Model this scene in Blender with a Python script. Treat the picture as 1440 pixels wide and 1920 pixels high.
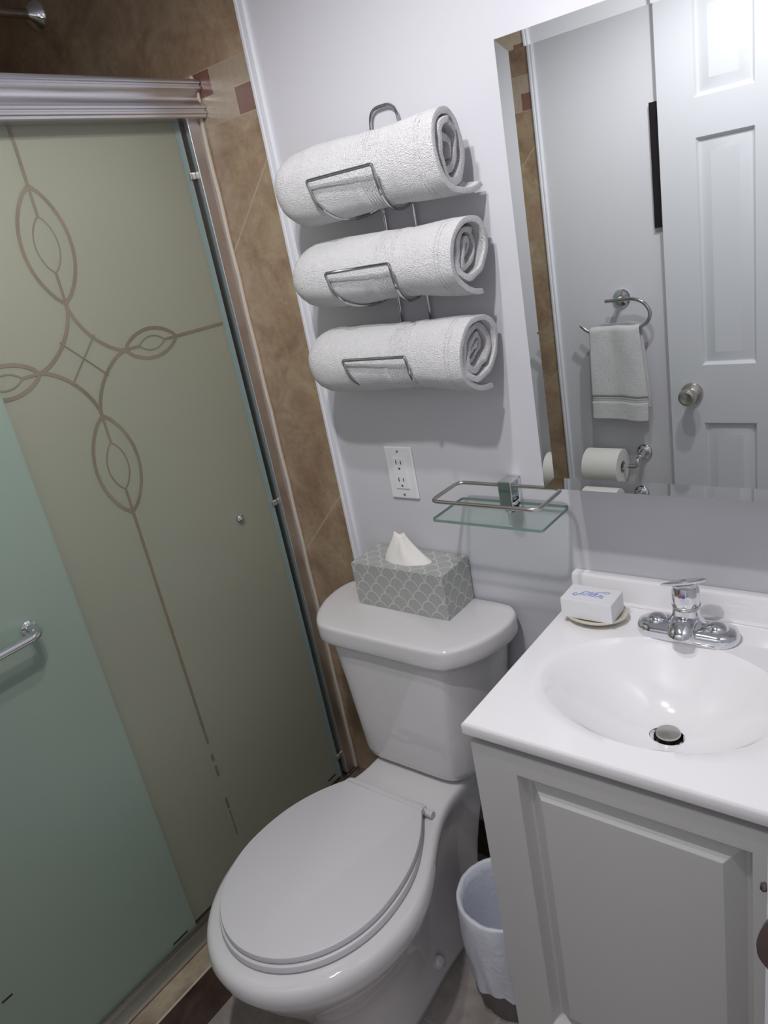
import bpy, bmesh, math, random
from mathutils import Vector, Matrix, noise
random.seed(7)
for o in list(bpy.data.objects): bpy.data.objects.remove(o)
S = bpy.context.scene
COL = S.collection

# ------------------------------------------------------------ camera
R0 = Vector((0.78561954, 0.59187466, -0.18023961))
R1 = Vector((0.07910952, -0.38501819, -0.9195122))
R2 = Vector((-0.6136315, 0.70812808, -0.34930073))
cam_d = bpy.data.cameras.new('camera'); cam = bpy.data.objects.new('camera', cam_d); COL.objects.link(cam)
m = Matrix.Identity(4)
for i in range(3):
    m[i][0] = R0[i]; m[i][1] = -R1[i]; m[i][2] = -R2[i]
m[0][3], m[1][3], m[2][3] = 1.1362, -1.15869, 1.49412
cam.matrix_world = m
cam_d.sensor_fit = 'VERTICAL'; cam_d.sensor_height = 24.0; cam_d.sensor_width = 18.0
cam_d.lens = 24.0 * 1401.24 / 1920.0
cam_d.clip_start = 0.01
S.camera = cam

# ------------------------------------------------------------ world and lights
W = bpy.data.worlds.new('World'); S.world = W; W.use_nodes = True
W.node_tree.nodes['Background'].inputs[0].default_value = (0.86, 0.84, 0.88, 1)
W.node_tree.nodes['Background'].inputs[1].default_value = 0.60
S.view_settings.view_transform = 'Standard'; S.view_settings.look = 'None'
S.view_settings.gamma = 1.0; S.view_settings.use_curve_mapping = False
S.view_settings.exposure = -0.02
LIGHTS = [((0.68, -0.86, 2.13), 25.0), ((0.52, -0.66, 2.13), 15.0)]
def lamp(loc, watts, rad=0.022):
    d = bpy.data.lights.new('bulb_light', 'SPOT'); d.energy = watts; d.spot_size = math.radians(176); d.spot_blend = 0.60; d.shadow_soft_size = rad
    d.color = (1.0, 0.985, 0.99)
    o = bpy.data.objects.new('bulb_light', d); o.location = loc; COL.objects.link(o); return o
for loc, w in LIGHTS: lamp(loc, w)

# ------------------------------------------------------------ node helpers
class G:
    def __init__(s, name):
        s.m = bpy.data.materials.new(name); s.m.use_nodes = True; s.t = s.m.node_tree
        s.b = s.t.nodes['Principled BSDF']
    def n(s, typ, **kw):
        x = s.t.nodes.new(typ)
        for k, v in kw.items(): setattr(x, k, v)
        return x
    def L(s, a, b): s.t.links.new(a, b)
    def put(s, sock, v):
        if hasattr(v, 'links') or hasattr(v, 'is_linked'): s.L(v, sock)
        else: sock.default_value = v
    def ma(s, op, a, b=0.0, c=None):
        x = s.n('ShaderNodeMath', operation=op); s.put(x.inputs[0], a); s.put(x.inputs[1], b)
        if c is not None: s.put(x.inputs[2], c)
        return x.outputs[0]
    def mix(s, f, a, b):
        x = s.n('ShaderNodeMix', data_type='RGBA'); s.put(x.inputs[0], f)
        for i, v in ((6, a), (7, b)):
            if isinstance(v, tuple): x.inputs[i].default_value = (*v, 1) if len(v) == 3 else v
            else: s.L(v, x.inputs[i])
        return x.outputs[2]
    def fmix(s, f, a, b):
        x = s.n('ShaderNodeMix', data_type='FLOAT'); s.put(x.inputs[0], f); s.put(x.inputs[2], a); s.put(x.inputs[3], b)
        return x.outputs[0]
    def pos(s, obj=False):
        if obj: o = s.n('ShaderNodeTexCoord').outputs['Object']
        else: o = s.n('ShaderNodeNewGeometry').outputs['Position']
        x = s.n('ShaderNodeSeparateXYZ'); s.L(o, x.inputs[0]); return o, x.outputs[0], x.outputs[1], x.outputs[2]
    def noise(s, vec, scale, detail=3, rough=0.5, dist=0.0):
        x = s.n('ShaderNodeTexNoise'); s.L(vec, x.inputs['Vector']); x.inputs['Scale'].default_value = scale
        x.inputs['Detail'].default_value = detail; x.inputs['Roughness'].default_value = rough; x.inputs['Distortion'].default_value = dist
        return x.outputs['Fac']
    def ramp(s, f, stops):
        x = s.n('ShaderNodeValToRGB'); s.L(f, x.inputs[0]); e = x.color_ramp.elements
        while len(e) < len(stops): e.new(0.5)
        for i, (p, c) in enumerate(stops): e[i].position = p; e[i].color = (*c, 1)
        return x.outputs[0]
    def bump(s, h, strength=0.3, dist=0.001):
        x = s.n('ShaderNodeBump'); s.L(h, x.inputs['Height']); x.inputs['Strength'].default_value = strength
        x.inputs['Distance'].default_value = dist; s.L(x.outputs[0], s.b.inputs['Normal'])
    def set(s, color=None, rough=None, metal=None, **kw):
        if color is not None:
            if isinstance(color, tuple): s.b.inputs['Base Color'].default_value = (*color, 1)
            else: s.L(color, s.b.inputs['Base Color'])
        if rough is not None: s.put(s.b.inputs['Roughness'], rough)
        if metal is not None: s.b.inputs['Metallic'].default_value = metal
        for k, v in kw.items(): s.put(s.b.inputs[k.replace('_', ' ')], v)
        return s.m
def simple(name, color, rough=0.5, metal=0.0, nscale=40, namt=0.04, bump=0.0, bscale=200, **kw):
    g = G(name); o, x, y, z = g.pos()
    f = g.noise(o, nscale, 2)
    c2 = tuple(c * (1 - namt) for c in color)
    col = g.mix(f, color, c2)
    if bump > 0: g.bump(g.noise(o, bscale, 2), bump, 0.0008)
    return g.set(col, rough, metal, **kw)

M = {}
M['wall'] = simple('wall_paint', (0.64, 0.635, 0.675), 0.45, nscale=8, namt=0.02, bump=0.08, bscale=120)
M['ceiling'] = simple('ceiling_paint', (0.8, 0.8, 0.82), 0.7)
M['trim'] = simple('white_trim', (0.74, 0.75, 0.80), 0.3)
M['porcelain'] = simple('porcelain', (0.73, 0.715, 0.725), 0.06, nscale=5, namt=0.01, Coat_Weight=0.5, Coat_Roughness=0.03)
M['seat'] = simple('seat_plastic', (0.67, 0.655, 0.68), 0.45, nscale=5, namt=0.01)
M['sink'] = simple('cultured_marble', (0.92, 0.905, 0.925), 0.10, nscale=6, namt=0.02, Coat_Weight=0.6, Coat_Roughness=0.04)
M['cabinet'] = simple('cabinet_thermofoil', (0.57, 0.565, 0.555), 0.33, nscale=6, namt=0.02)
M['door'] = simple('painted_door', (0.62, 0.63, 0.67), 0.38, nscale=10, namt=0.02, bump=0.12, bscale=60)
M['chrome'] = simple('chrome', (0.74, 0.75, 0.78), 0.07, 1.0)
M['wire'] = simple('chrome_wire', (0.55, 0.55, 0.57), 0.10, 1.0)
M['nickel'] = simple('brushed_nickel', (0.56, 0.53, 0.50), 0.28, 1.0)
M['brass_dark'] = simple('strike_metal', (0.16, 0.12, 0.11), 0.35, 0.8)
M['aluminium'] = simple('brushed_aluminium', (0.72, 0.71, 0.74), 0.30, 1.0)
M['track'] = simple('brownish_track_metal', (0.42, 0.37, 0.34), 0.35, 1.0)  # darker and browner than the frame aluminium
M['caulk'] = simple('cream_caulk', (0.55, 0.49, 0.41), 0.6)
M['silver'] = simple('mirror_silver', (0.86, 0.89, 0.88), 0.0, 1.0, namt=0.0)
M['mirror_back'] = simple('mirror_edge', (0.5, 0.55, 0.53), 0.3)
M['plastic'] = simple('outlet_plastic', (0.80, 0.80, 0.82), 0.3)
M['dark'] = simple('dark_slot', (0.03, 0.025, 0.02), 0.6)
M['blackframe'] = simple('black_frame', (0.006, 0.004, 0.007), 0.4)
M['bin'] = simple('bin_plastic', (0.16, 0.15, 0.14), 0.5)  # dark tone takes in the shade below the bag; the bin itself is paler
M['paper'] = simple('tissue_paper', (0.82, 0.80, 0.77), 0.9, bump=0.2, bscale=90)
M['card'] = simple('white_card', (0.84, 0.84, 0.86), 0.5)
M['ink'] = simple('blue_ink', (0.35, 0.42, 0.70), 0.6)
M['dish'] = simple('cream_dish', (0.62, 0.58, 0.48), 0.25)
M['red'] = simple('red_dot', (0.55, 0.05, 0.06), 0.4)
M['blue'] = simple('blue_dot', (0.05, 0.10, 0.5), 0.4)
M['pan'] = simple('shower_pan', (0.42, 0.36, 0.29), 0.4)

def terry(name, c=(0.90, 0.89, 0.905)):
    g = G(name); o, x, y, z = g.pos()
    f = g.noise(o, 520, 2, 0.7); f2 = g.noise(o, 60, 2)
    g.bump(g.ma('ADD', g.ma('MULTIPLY', f, 1.0), g.ma('MULTIPLY', f2, 0.5)), 1.0, 0.006)
    g.b.inputs['Sheen Weight'].default_value = 0.3
    return g.set(g.mix(f, tuple(v * 0.93 for v in c), c), 0.95)
M['terry'] = terry('white_terry')

def tilemat(name):
    g = G(name); o, x, y, z = g.pos()
    n1 = g.noise(o, 9, 6, 0.65, 0.6); n2 = g.noise(o, 60, 5, 0.7); n3 = g.noise(o, 2.6, 3, 0.5)
    f = g.ma('ADD', g.ma('MULTIPLY', n1, 0.6), g.ma('ADD', g.ma('MULTIPLY', n2, 0.25), g.ma('MULTIPLY', n3, 0.15)))
    stone = g.ramp(f, [(0.34, (0.20, 0.122, 0.082)), (0.45, (0.285, 0.195, 0.128)), (0.53, (0.345, 0.255, 0.168)), (0.64, (0.42, 0.335, 0.225))])
    pinkn = g.ma('MULTIPLY', g.ma('GREATER_THAN', g.noise(o, 16, 4, 0.6, 0.4), 0.6), 0.25)
    stone = g.mix(pinkn, stone, (0.26, 0.13, 0.095))
    # diagonal joints
    d = g.ma('SUBTRACT', g.ma('SUBTRACT', z, x), 0.94)
    d = g.ma('ABSOLUTE', g.ma('SUBTRACT', g.ma('MODULO', g.ma('ADD', d, 7.07), 0.707), 0.0))
    e = g.ma('MINIMUM', d, g.ma('SUBTRACT', 0.707, d))
    joint = g.ma('MULTIPLY', g.ma('LESS_THAN', e, 0.0022), g.ma('LESS_THAN', z, 1.745))
    # two-row border of small tiles
    inb = g.ma('MULTIPLY', g.ma('GREATER_THAN', z, 1.745), g.ma('LESS_THAN', z, 1.843))
    row = g.ma('GREATER_THAN', z, 1.7955)                       # 1 = upper row
    u = g.ma('DIVIDE', g.ma('ADD', g.ma('ADD', x, 5.8 + 0.035), g.ma('MULTIPLY', row, 0.0)), 0.058)
    cell = g.ma('FLOOR', u); fu = g.ma('FRACT', u)
    # dark cells: lower row cell at [-.035,.023], upper row at [-.151,-.093]
    k = g.ma('ADD', cell, g.ma('MULTIPLY', row, 2.0))
    dark = g.ma('LESS_THAN', g.ma('ABSOLUTE', g.ma('SUBTRACT', g.ma('MODULO', k, 4.0), 0.0)), 0.5)
    bt = g.mix(n2, (0.44, 0.365, 0.275), (0.31, 0.24, 0.175))
    bd = g.mix(n2, (0.25, 0.125, 0.095), (0.13, 0.06, 0.045))
    btile = g.mix(dark, bt, bd)
    fj = g.ma('MINIMUM', fu, g.ma('SUBTRACT', 1.0, fu))
    jz = g.ma('MINIMUM', g.ma('ABSOLUTE', g.ma('SUBTRACT', z, 1.7955)), g.ma('MINIMUM', g.ma('ABSOLUTE', g.ma('SUBTRACT', z, 1.745)), g.ma('ABSOLUTE', g.ma('SUBTRACT', z, 1.843))))
    bj = g.ma('MAXIMUM', g.ma('LESS_THAN', fj, 0.022), g.ma('LESS_THAN', jz, 0.0016))
    col = g.mix(joint, stone, (0.42, 0.35, 0.25))
    btile = g.mix(bj, btile, (0.40, 0.33, 0.25))
    col = g.mix(inb, col, btile)
    g.bump(g.ma('SUBTRACT', n2, g.ma('MULTIPLY', g.ma('MAXIMUM', joint, g.ma('MULTIPLY', inb, bj)), 1.5)), 0.25, 0.0015)
    return g.set(col, 0.28)
M['tile'] = tilemat('stone_wall_tile')
def stone(name, a, b, rough=0.35, scale=12):
    g = G(name); o, x, y, z = g.pos()
    n1 = g.noise(o, scale, 6, 0.65, 0.5)
    g.bump(n1, 0.15, 0.001)
    return g.set(g.ramp(n1, [(0.35, a), (0.65, b)]), rough)
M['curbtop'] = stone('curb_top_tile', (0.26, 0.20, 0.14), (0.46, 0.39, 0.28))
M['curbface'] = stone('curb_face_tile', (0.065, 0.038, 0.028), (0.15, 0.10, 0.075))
M['basetile'] = stone('base_tile', (0.07, 0.052, 0.038), (0.14, 0.11, 0.08))
def floormat():
    g = G('floor_tile'); o, x, y, z = g.pos()
    n1 = g.noise(o, 14, 5, 0.6)
    c = g.ramp(n1, [(0.35, (0.30, 0.265, 0.245)), (0.65, (0.42, 0.38, 0.36))])
    def line(v, off, p):
        f = g.ma('FRACT', g.ma('DIVIDE', g.ma('ADD', v, off), p))
        return g.ma('LESS_THAN', g.ma('MINIMUM', f, g.ma('SUBTRACT', 1.0, f)), 0.007)
    j = g.ma('MAXIMUM', line(x, 10.05 - 0.30, 0.33), line(y, 10.0, 0.33))
    c = g.mix(j, c, (0.42, 0.38, 0.33))
    g.bump(g.ma('SUBTRACT', n1, j), 0.2, 0.001)
    return g.set(c, 0.35)
M['floor'] = floormat()

def frosted(name, tint, veil, vf):
    g = G(name); t = g.t; o, x, y, z = g.pos()
    out = t.nodes['Material Output']
    ref = g.n('ShaderNodeBsdfRefraction'); ref.inputs['Color'].default_value = (*tint, 1)
    ref.inputs['Roughness'].default_value = 0.55; ref.inputs['IOR'].default_value = 1.12
    dif = g.n('ShaderNodeBsdfDiffuse'); nf = g.noise(o, 700, 2)
    g.L(g.mix(nf, veil, tuple(v * 0.9 for v in veil)), dif.inputs['Color'])
    tr = g.n('ShaderNodeBsdfTranslucent'); tr.inputs['Color'].default_value = (*tint, 1)
    gl = g.n('ShaderNodeBsdfGlossy'); gl.inputs['Roughness'].default_value = 0.32; gl.inputs['Color'].default_value = (0.85, 0.95, 0.9, 1)
    m1 = g.n('ShaderNodeMixShader'); m1.inputs[0].default_value = 0.35; g.L(ref.outputs[0], m1.inputs[1]); g.L(tr.outputs[0], m1.inputs[2])
    m2 = g.n('ShaderNodeMixShader'); m2.inputs[0].default_value = vf; g.L(m1.outputs[0], m2.inputs[1]); g.L(dif.outputs[0], m2.inputs[2])
    m3 = g.n('ShaderNodeMixShader'); m3.inputs[0].default_value = 0.04; g.L(m2.outputs[0], m3.inputs[1]); g.L(gl.outputs[0], m3.inputs[2])
    g.L(m3.outputs[0], out.inputs['Surface'])
    return g.m
M['frost_in'] = frosted('frosted_glass_inner', (0.86, 0.86, 0.76), (0.49, 0.505, 0.405), 0.50)
M['frost_out'] = frosted('frosted_glass_outer', (0.78, 0.90, 0.80), (0.45, 0.54, 0.475), 0.50)
M['glassedge'] = simple('glass_edge', (0.16, 0.26, 0.25), 0.2)
M['margin'] = simple('glass_margin', (0.22, 0.30, 0.29), 0.25)
M['etch'] = simple('clear_line', (0.255, 0.215, 0.155), 0.22, nscale=14, namt=0.5)
def clearglass():
    g = G('clear_glass'); t = g.t; out = t.nodes['Material Output']; o, x, y, z = g.pos()
    tr = g.n('ShaderNodeBsdfTransparent'); tr.inputs[0].default_value = (0.93, 0.97, 0.95, 1)
    gl = g.n('ShaderNodeBsdfGlossy'); gl.inputs['Roughness'].default_value = 0.02
    mx = g.n('ShaderNodeMixShader'); mx.inputs[0].default_value = 0.06; g.L(tr.outputs[0], mx.inputs[1]); g.L(gl.outputs[0], mx.inputs[2])
    g.L(mx.outputs[0], out.inputs['Surface']); return g.m
M['glass'] = clearglass()
M['glassrim'] = simple('shelf_glass_rim', (0.20, 0.30, 0.27), 0.15)
def bagmat():
    g = G('plastic_bag'); o, x, y, z = g.pos()
    n = g.noise(o, 35, 4, 0.6, 1.0); g.bump(n, 0.5, 0.004)
    return g.set(g.mix(n, (0.72, 0.76, 0.86), (0.80, 0.82, 0.88)), 0.35, Subsurface_Weight=0.0)
M['bag'] = bagmat()
def scallops():
    g = G('scallop_print'); tc = g.n('ShaderNodeUVMap'); sx = g.n('ShaderNodeSeparateXYZ'); g.L(tc.outputs[0], sx.inputs[0])
    u = g.ma('DIVIDE', sx.outputs[0], 0.0370); v = g.ma('DIVIDE', sx.outputs[1], 0.0430)
    H = 0.50; RR = 0.502
    j = g.ma('FLOOR', g.ma('DIVIDE', v, H))
    def cell(dj):
        jj = g.ma('ADD', j, float(dj))
        off = g.ma('MULTIPLY', g.ma('ABSOLUTE', g.ma('MODULO', jj, 2.0)), 0.5)
        fx = g.ma('SUBTRACT', g.ma('FRACT', g.ma('ADD', g.ma('ADD', u, 50.0), off)), 0.5)
        fy = g.ma('SUBTRACT', v, g.ma('MULTIPLY', jj, H))
        d = g.ma('SQRT', g.ma('ADD', g.ma('MULTIPLY', fx, fx), g.ma('MULTIPLY', fy, fy)))
        return d, g.ma('ARCTAN2', g.ma('ADD', fy, 0.12), fx)
    d1, a1 = cell(-1); d0, a0 = cell(0); d2, a2 = cell(1)
    in1 = g.ma('LESS_THAN', d1, RR); in0 = g.ma('LESS_THAN', d0, RR)
    d = g.fmix(in1, g.fmix(in0, d2, d0), d1); a = g.fmix(in1, g.fmix(in0, a2, a0), a1)
    edge = g.ma('GREATER_THAN', d, RR - 0.07)
    ray = g.ma('MULTIPLY', g.ma('GREATER_THAN', g.ma('SINE', g.ma('MULTIPLY', a, 22.0)), 0.35), g.ma('LESS_THAN', d, RR - 0.13))
    base = g.mix(ray, (0.36, 0.37, 0.36), (0.43, 0.435, 0.42))
    return g.set(g.mix(edge, base, (0.56, 0.565, 0.55)), 0.45)
M['scallop'] = scallops()

# ------------------------------------------------------------ mesh helpers
ORG = {}
def mk(name, V, F, mat, parent=None, smooth=False, mats=None, fm=None, uv=None):
    org = ORG.get(parent.name, Vector((0, 0, 0))) if parent else Vector((0, 0, 0))
    if parent is None and V:
        lo = [min(v[i] for v in V) for i in range(3)]; hi = [max(v[i] for v in V) for i in range(3)]
        org = Vector(((lo[0] + hi[0]) / 2, (lo[1] + hi[1]) / 2, lo[2]))
    me = bpy.data.meshes.new(name); me.from_pydata([tuple(Vector(v) - org) for v in V], [], F); me.update()
    bm = bmesh.new(); bm.from_mesh(me); bmesh.ops.recalc_face_normals(bm, faces=bm.faces); bm.to_mesh(me); bm.free()
    me.materials.append(M[mat])
    for x in (mats or []): me.materials.append(M[x])
    if fm:
        for p, i in zip(me.polygons, fm): p.material_index = i
    if smooth:
        for p in me.polygons: p.use_smooth = True
    o = bpy.data.objects.new(name, me); COL.objects.link(o)
    if parent: o.parent = parent
    else: o.location = org
    ORG[o.name] = org
    if smooth == 'auto':
        for p in me.polygons: p.use_smooth = True
        me.set_sharp_from_angle(angle=math.radians(35))
    return o
def thing(name, label, cat, loc, group=None):
    o = bpy.data.objects.new(name, None); o.empty_display_size = 0.05; o.location = loc; COL.objects.link(o)
    ORG[o.name] = Vector(loc); return tag(o, label, cat, group)
def tag(o, label=None, cat=None, group=None, kind=None):
    if label: o['label'] = label
    if cat: o['category'] = cat
    if group: o['group'] = group
    if kind: o['kind'] = kind
    return o
def boxg(a, b):
    x0, y0, z0 = a; x1, y1, z1 = b
    V = [(x0, y0, z0), (x1, y0, z0), (x1, y1, z0), (x0, y1, z0), (x0, y0, z1), (x1, y0, z1), (x1, y1, z1), (x0, y1, z1)]
    F = [(0, 3, 2, 1), (4, 5, 6, 7), (0, 1, 5, 4), (1, 2, 6, 5), (2, 3, 7, 6), (3, 0, 4, 7)]
    return V, F
def add(A, B):
    n = len(A[0]); return A[0] + B[0], A[1] + [tuple(i + n for i in f) for f in B[1]]
def box(name, a, b, mat, parent=None, bev=0.0, seg=3):
    V, F = boxg(a, b); o = mk(name, V, F, mat, parent)
    if bev > 0: bevel(o, bev, seg)
    return o
def bevel(o, w, seg=3, ang=40):
    md = o.modifiers.new('bevel', 'BEVEL'); md.width = w; md.segments = seg; md.limit_method = 'ANGLE'; md.angle_limit = math.radians(ang)
    for p in o.data.polygons: p.use_smooth = True
    o.data.set_sharp_from_angle(angle=math.radians(60)) if False else None
    wn = o.modifiers.new('wn', 'WEIGHTED_NORMAL'); wn.keep_sharp = False
    return o
def tubeg(P, r, n=12, closed=False, caps=True):
    P = [Vector(p) for p in P]; N = len(P); V = []; F = []
    T = []
    for i in range(N):
        a = P[(i - 1) % N] if (closed or i > 0) else P[i]; b = P[(i + 1) % N] if (closed or i < N - 1) else P[i]
        T.append((b - a).normalized())
    u = T[0].orthogonal().normalized()
    for i in range(N):
        u = (u - T[i] * u.dot(T[i])).normalized(); w = T[i].cross(u)
        rr = r[i] if isinstance(r, (list, tuple)) else r
        for k in range(n):
            a = 2 * math.pi * k / n; V.append(tuple(P[i] + u * math.cos(a) * rr + w * math.sin(a) * rr))
    for i in range(N if closed else N - 1):
        j = (i + 1) % N
        sh = 0
        if closed and i == N - 1:   # align the twist at the seam
            best = 1e9
            for s in range(n):
                d = (Vector(V[i * n]) - Vector(V[s])).length
                if d < best: best = d; sh = s
        for k in range(n):
            F.append((i * n + k, i * n + (k + 1) % n, j * n + (k + 1 + sh) % n, j * n + (k + sh) % n))
    if not closed and caps:
        F.append(tuple(range(n))[::-1]); F.append(tuple((N - 1) * n + k for k in range(n)))
    return V, F
def tube(name, P, r, mat, parent=None, n=12, closed=False):
    return mk(name, *tubeg(P, r, n, closed), mat, parent, 'auto')
def rounded(P, r, seg=6, closed=False):
    P = [Vector(p) for p in P]; out = []; N = len(P)
    for i, p in enumerate(P):
        if not closed and i in (0, N - 1): out.append(p); continue
        a = P[(i - 1) % N] - p; b = P[(i + 1) % N] - p
        ra = min(r, a.length * 0.49, b.length * 0.49)
        s = p + a.normalized() * ra; e = p + b.normalized() * ra
        for k in range(seg + 1):
            t = k / seg; out.append(s * (1 - t) ** 2 + p * 2 * t * (1 - t) + e * t * t)
    return out
def catmull(P, n=6, closed=False):
    P = [Vector(p) for p in P]; N = len(P); out = []
    for i in range(N if closed else N - 1):
        if closed: a, b, c, d = P[(i - 1) % N], P[i], P[(i + 1) % N], P[(i + 2) % N]
        else: a, b, c, d = P[max(i - 1, 0)], P[i], P[i + 1], P[min(i + 2, N - 1)]
        for k in range(n):
            t = k / n
            out.append(0.5 * ((2 * b) + (c - a) * t + (2 * a - 5 * b + 4 * c - d) * t * t + (3 * b - a - 3 * c + d) * t ** 3))
    if not closed: out.append(P[-1])
    return out
def loftg(rings, cap0=True, cap1=True):
    n = len(rings[0]); V = [tuple(p) for r in rings for p in r]; F = []
    for i in range(len(rings) - 1):
        for k in range(n):
            F.append((i * n + k, i * n + (k + 1) % n, (i + 1) * n + (k + 1) % n, (i + 1) * n + k))
    if cap0: F.append(tuple(range(n)))
    if cap1: F.append(tuple((len(rings) - 1) * n + k for k in range(n)))
    return V, F
def loft(name, rings, mat, parent=None, cap0=True, cap1=True, smooth='auto'):
    return mk(name, *loftg(rings, cap0, cap1), mat, parent, smooth)
def latheg(prof, c, axis=(0, 0, 1), n=32):
    a = Vector(axis).normalized(); u = a.orthogonal().normalized(); w = a.cross(u); c = Vector(c)
    rings = []
    for r, h in prof:
        rings.append([c + a * h + (u * math.cos(2 * math.pi * k / n) + w * math.sin(2 * math.pi * k / n)) * max(r, 1e-5) for k in range(n)])
    return loftg(rings)
def lathe(name, prof, c, axis, mat, parent=None, n=32):
    return mk(name, *latheg(prof, c, axis, n), mat, parent, 'auto')
def inset_ring(pts, c, s, z):   # scale a planar ring about c, set z
    return [(c[0] + (p[0] - c[0]) * s[0], c[1] + (p[1] - c[1]) * s[1], z) for p in pts]
def offset_ring(pts, d, z):     # offset a convex-ish closed ring inward by d
    n = len(pts); out = []
    area = sum(pts[i][0] * pts[(i + 1) % n][1] - pts[(i + 1) % n][0] * pts[i][1] for i in range(n))
    s = 1 if area > 0 else -1
    for i in range(n):
        a = Vector(pts[i - 1][:2]); b = Vector(pts[(i + 1) % n][:2]); t = (b - a).normalized()
        nrm = Vector((-t.y, t.x)) * s
        out.append((pts[i][0] + nrm.x * d, pts[i][1] + nrm.y * d, z))
    return out

# ------------------------------------------------------------ the room
D = 1.42; XR = 1.035; XL = -0.95; ZC = 2.21; XT = 0.017
def st(o): return tag(o, kind='structure')
st(box('floor', (XL - .05, -1.9, -0.05), (2.4, 0.05, 0), 'floor'))
st(box('ceiling', (XL - .05, -D - .12, ZC), (XR + .13, 0.1, ZC + .05), 'ceiling'))
st(box('wall_back', (XT + .004, 0, 0), (XR + .13, 0.08, ZC), 'wall'))
st(box('wall_shower_back', (XL, 0, 0), (XT + .004, 0.08, ZC), 'tile'))
st(box('wall_left', (XL - .08, -D, 0), (XL, 0.08, ZC), 'tile'))
st(box('wall_front', (0.0, -D - .1, 0), (XR, -D, ZC), 'wall'))
st(box('wall_shower_front', (XL, -D - .1, 0), (0.0, -D, ZC), 'tile'))
JY = -0.636            # doorway jamb nearest the sink
V, F = boxg((XR, JY, 0), (XR + .12, 0.0, ZC))
V, F = add((V, F), boxg((XR, -D, 2.06), (XR + .12, JY, ZC)))
V, F = add((V, F), boxg((XR, -D - .1, 0), (XR + .12, -D, ZC)))
st(mk('wall_right', V, F, 'wall'))
st(box('wall_hall', (2.35, -1.9, 0), (2.4, 0.05, ZC), 'wall'))
# white profile covering the tile edge
def edge_trim(name, y0, sgn, x0, w=0.027):
    prof = [(0, 0), (0, .005), (.004, .009), (.009, .0095), (.0105, .0070), (.0125, .0070), (.015, .0088), (w - .004, .0085), (w, .004), (w, 0)]
    rings = [[(x0 + a, y0 - sgn * b, z) for a, b in prof] for z in (0.105, ZC)]
    return st(loft(name, rings, 'trim'))
edge_trim('trim_1', 0, 1, XT)
edge_trim('trim_2', -D, -1, 0.0, 0.022)
# curb under the shower doors
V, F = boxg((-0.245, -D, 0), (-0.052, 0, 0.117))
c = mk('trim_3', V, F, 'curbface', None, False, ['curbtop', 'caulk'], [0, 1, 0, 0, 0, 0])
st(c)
st(box('shower_floor', (XL, -D, 0), (-0.245, 0, 0.05), 'pan'))
st(tube('curb_grout', [(-0.0525, -D, .117), (-0.0525, 0, .117)], 0.0022, 'caulk', c, 8))
st(box('baseboard_back', (-0.05, -0.012, 0), (XR, 0, 0.105), 'basetile', None, .002))
# door frame on the doorway: jamb lining and casing
V, F = boxg((XR - .003, JY - .012, 0), (XR + .122, JY, 2.06))
V, F = add((V, F), boxg((XR + .062, JY - .024, 0), (XR + .10, JY - .012, 2.06)))
V, F = add((V, F), boxg((XR - .0085, JY - .012, 0.0), (XR - .001, JY + .055, 2.10)))
V = [(x + (z - .75) * .014, y, z) if z > .0 else (x - .75 * .014, y, z) for x, y, z in V]
fr = mk('trim_4', V, F, 'trim'); st(fr)
bevel(fr, .002, 2)
# strike plate with rounded lip and a small bumper above it on the jamb
zc = 0.868
prof = catmull([(-.006, JY - .013, zc + .031), (-.013, JY - .016, zc + .028), (-.019, JY - .019, zc + .012), (-.020, JY - .020, zc), (-.018, JY - .019, zc - .014), (-.010, JY - .015, zc - .030), (-.004, JY - .013, zc - .033)], 4)
V = []
for p in prof:
    V += [(XR + .004 + p.x + .004, p.y - .002, p.z), (XR + .004 + p.x + .004, p.y + .002, p.z), (XR + .03, JY - .012, p.z), (XR + .03, JY - .0145, p.z)]
F = []
for i in range(len(prof) - 1):
    for k in range(4): F.append((i * 4 + k, i * 4 + (k + 1) % 4, i * 4 + 4 + (k + 1) % 4, i * 4 + 4 + k))
F += [(0, 1, 2, 3), tuple(len(V) - 4 + k for k in range(4))]
sp = mk('strike_plate', V, F, 'brass_dark', fr)
lathe('bumper', [(0, 0), (.0035, 0), (.0045, .0025), (.003, .005), (0, .0055)], (XR - .0065, JY - .008, .925), (-1, 0, 0), 'brass_dark', fr, 16)

# ------------------------------------------------------------ shower enclosure
sf = thing('shower_door_frame', 'silver aluminium frame of the sliding shower doors with a fluted header rail', 'shower frame', (-0.16, -0.6, 0.117))
# header: fluted profile in x-z, extruded along y
hp = [(-.205, 1.762), (-.128, 1.762), (-.126, 1.764), (-.126, 1.768), (-.1235, 1.770), (-.1235, 1.7735), (-.1265, 1.775), (-.1265, 1.7775), (-.1235, 1.779), (-.1235, 1.783),
      (-.1275, 1.786), (-.131, 1.792), (-.1325, 1.799), (-.131, 1.806), (-.127, 1.8115), (-.1235, 1.8135), (-.1235, 1.8175), (-.1265, 1.819), (-.1265, 1.8215), (-.1235, 1.823), (-.1235, 1.827), (-.126, 1.831), (-.132, 1.8325), (-.205, 1.8325)]
rings = [[(a, y, b) for a, b in hp] for y in (-D + .002, -.002)]
loft('header_rail', rings, 'aluminium', sf)
box('side_jamb', (-.200, -.038, .132), (-.146, -.002, 1.764), 'aluminium', sf, .002)
box('side_jamb', (-.200, -D + .002, .132), (-.146, -D + .038, 1.764), 'aluminium', sf, .002)
tp = [(-.215, .117), (-.103, .117), (-.103, .123), (-.112, .126), (-.138, .128), (-.1405, .134), (-.144, .134), (-.146, .124), (-.172, .124), (-.174, .134), (-.178, .134), (-.18, .124), (-.2, .124), (-.202, .14), (-.215, .14)]
loft('bottom_track', [[(a, y, b) for a, b in tp] for y in (-D + .002, -.002)], 'track', sf)
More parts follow.
